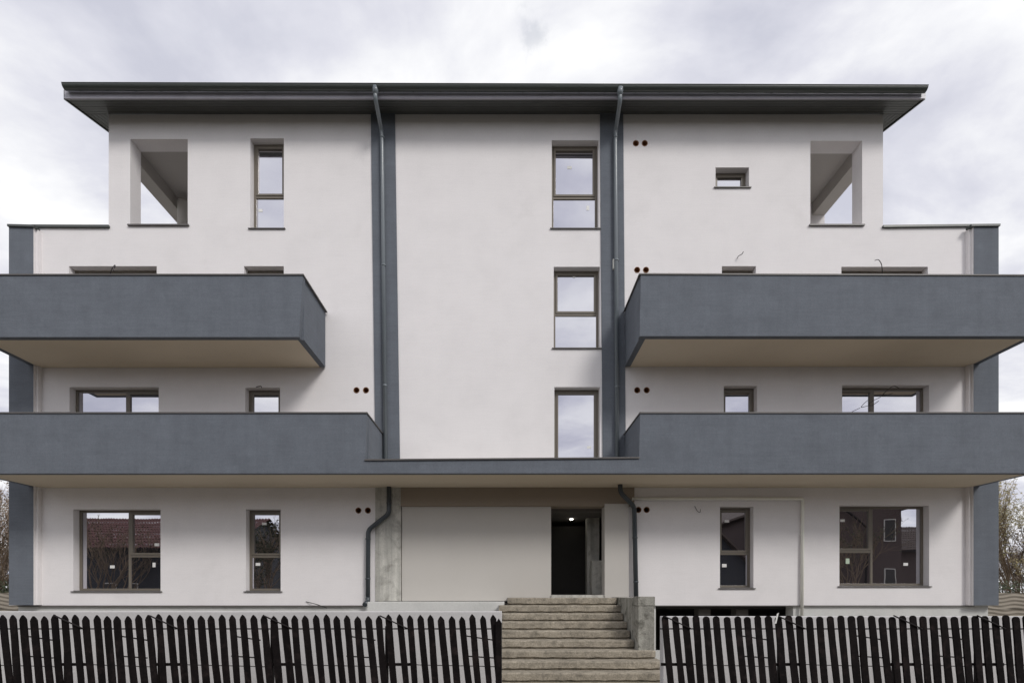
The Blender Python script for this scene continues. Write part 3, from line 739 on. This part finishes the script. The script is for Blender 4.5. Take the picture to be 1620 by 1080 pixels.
def hedge(label, x0, x1, y, z1):
    mb = MB()
    for i in range(9000):
        c = Vector((random.uniform(x0, x1), y+random.gauss(0, .28), random.uniform(.1, z1)+random.gauss(0, .05)))
        u = Vector((random.gauss(0, 1), random.gauss(0, 1), random.gauss(0, 1))).normalized(); v = u.orthogonal().normalized(); s = random.uniform(.03, .075)
        mb.face([c-u*s, c+v*s*.5, c+u*s, c-v*s*.5])
    return tag(mb.build('hedge', m_hedge, None, norm=False), label, 'hedge')
hedge('dark clipped hedge just above the concrete fence at the right edge', 16, 26, 6.9, 2.22)
hedge('dark clipped hedge just above the concrete fence at the left edge', -26, -16, 6.9, 2.22)

# ------------------------------------------------------------------ across the street (what the panes reflect, plus two unseen houses added to block low sky)
def gable_house(label, x0, x1, y0, y1, ze, zr, m_w, m_r, axis='x', name='house'):
    t = thing(name, label, 'house', ((x0+x1)/2, (y0+y1)/2, 0))
    MB().box(x0, x1, y0, y1, 0, ze).build('wall', m_w, t)
    ov = .5; rb = []
    if axis == 'x':
        ym = (y0+y1)/2; sl = (zr-ze)/(y1-ym)
        for s, ye in ((1, y1), (-1, y0)):
            mb = MB(); n = int((x1-x0+2*ov)/.22); m = 12
            for i in range(n):      # corrugated tile columns, stepped in rows
                xa = x0-ov+i*.22
                for k in range(m):
                    f0, f1 = k/m, (k+1)/m
                    ya, yb = ye+s*ov+(ym-ye-s*ov)*f0, ye+s*ov+(ym-ye-s*ov)*f1
                    za_, zb_ = ze-sl*ov+(zr-ze+sl*ov)*f0, ze-sl*ov+(zr-ze+sl*ov)*f1
                    mb.face([(xa, ya, za_+.05), (xa+.11, ya, za_+.12), (xa+.11, yb, zb_+.085), (xa, yb, zb_+.015)])
                    mb.face([(xa+.11, ya, za_+.12), (xa+.22, ya, za_+.05), (xa+.22, yb, zb_+.015), (xa+.11, yb, zb_+.085)])
            mb.build('roof', m_r, t)
        for xx in (x0, x1-.2):
            MB().prism([(xx, y0, ze), (xx, y1, ze), (xx, ym, zr)], (.2, 0, 0)).build('gable', m_w, t)
        MB().box(x0-ov, x1+ov, y1+ov-.02, y1+ov+.08, ze-sl*ov-.08, ze-sl*ov+.03).build('gutter', m_iron, t)
    else:
        xm = (x0+x1)/2; sl = (zr-ze)/(xm-x0)
        for s, xe in ((-1, x0), (1, x1)):
            MB().prism([(xe+s*ov, y1+ov, ze-sl*ov), (xm, y1+ov, zr), (xm, y1+ov, zr+.15), (xe+s*ov, y1+ov, ze-sl*ov+.15)], (0, y0-y1-2*ov, 0)).build('roof', m_r, t)
        MB().prism([(x0, y1-.2, ze), (x1, y1-.2, ze), (xm, y1-.2, zr)], (0, .199, 0)).build('gable', m_w, t)
    return t
def house_window(t, x, y, z0, w, h):
    o = MB().box(x-w/2, x+w/2, y+.002, y+.05, z0, z0+h).build('window', m_hwhite, t)
    MB().box(x-w/2+.06, x+w/2-.06, y+.051, y+.056, z0+.06, z0+h-.06).build('pane', m_black, o)
h1 = gable_house('dark grey single storey house with a red tiled roof across the street', -34, -18.6, -32, -21, 5.0, 7.6, m_hgrey, m_tile)
for x in (-31, -26.6, -24.9, -22.2, -20): house_window(h1, x, -21, 1.4, .9, 1.1)
h2 = gable_house('brown gabled house with a downpipe across the street', 18.6, 27.2, -34, -22, 8.0, 11.5, m_hbrown, m_tile2, 'y')
for x in (19.8, 21.0, 26.4): house_window(h2, x, -22, 2.0, .8, 1.5)
house_window(h2, 26.4, -22, 5.4, .8, 1.5)
MB().tube(smooth([(22.8, -21.7, 7.8), (24.9, -21.8, 6.2), (24.9, -21.85, 0)], .2), .07, 8).build('downpipe', m_iron, h2)
h3 = gable_house('low house with a brown tiled roof beyond the brown gabled house', 28.6, 42, -42, -30, 5.6, 8.2, m_hbrown, m_tile2)
h4 = gable_house('dark low gabled outbuilding across the street', 11.5, 17.6, -32, -23, 3.6, 6.6, m_hgrey, m_tile2, 'y', 'outbuilding')
bush('dark leafy tree with tangled branches across the street', (-15.6, -20.5, 0), 6.4, 5, m_rleaf, 7, .08, 'tree', 'tree', 4, .6, r=.08)
bush('dark leafy tree beside the low gabled outbuilding across the street', (9.6, -24, 0), 4.6, 6, m_rleaf, 7, .08, 'tree', 'tree', 4, .6, r=.06)

h5 = gable_house('unseen brown two storey house with a tiled roof added opposite the entrance to block low sky light', .8, 10.2, -33, -23.5, 6.2, 9.2, m_hbrown, m_tile2)
for x in (2.6, 5.4, 8.2): house_window(h5, x, -23.5, 1.2, 1.0, 1.3); house_window(h5, x, -23.5, 4.0, 1.0, 1.3)
h6 = gable_house('unseen grey two storey house with a red tiled roof added across the street to block low sky light', -12.6, -1.2, -33, -23, 6.0, 9.0, m_hgrey, m_tile)  # likewise added out of view, screens the low sky from the facade
for x in (-10.6, -7.0, -3.4): house_window(h6, x, -23, 1.2, 1.0, 1.3); house_window(h6, x, -23, 4.0, 1.0, 1.3)

bush('nearly bare tree standing before the red roofed dark grey house across the street', (-25.4, -19.2, 0), 6.0, 4, m_rleaf, 2, .06, 'tree', 'tree', 4, .6, r=.07)
bush('nearly bare tree standing before the brown gabled house across the street', (22.0, -19.6, 0), 6.6, 4, m_rleaf, 2, .06, 'tree', 'tree', 4, .6, r=.07)
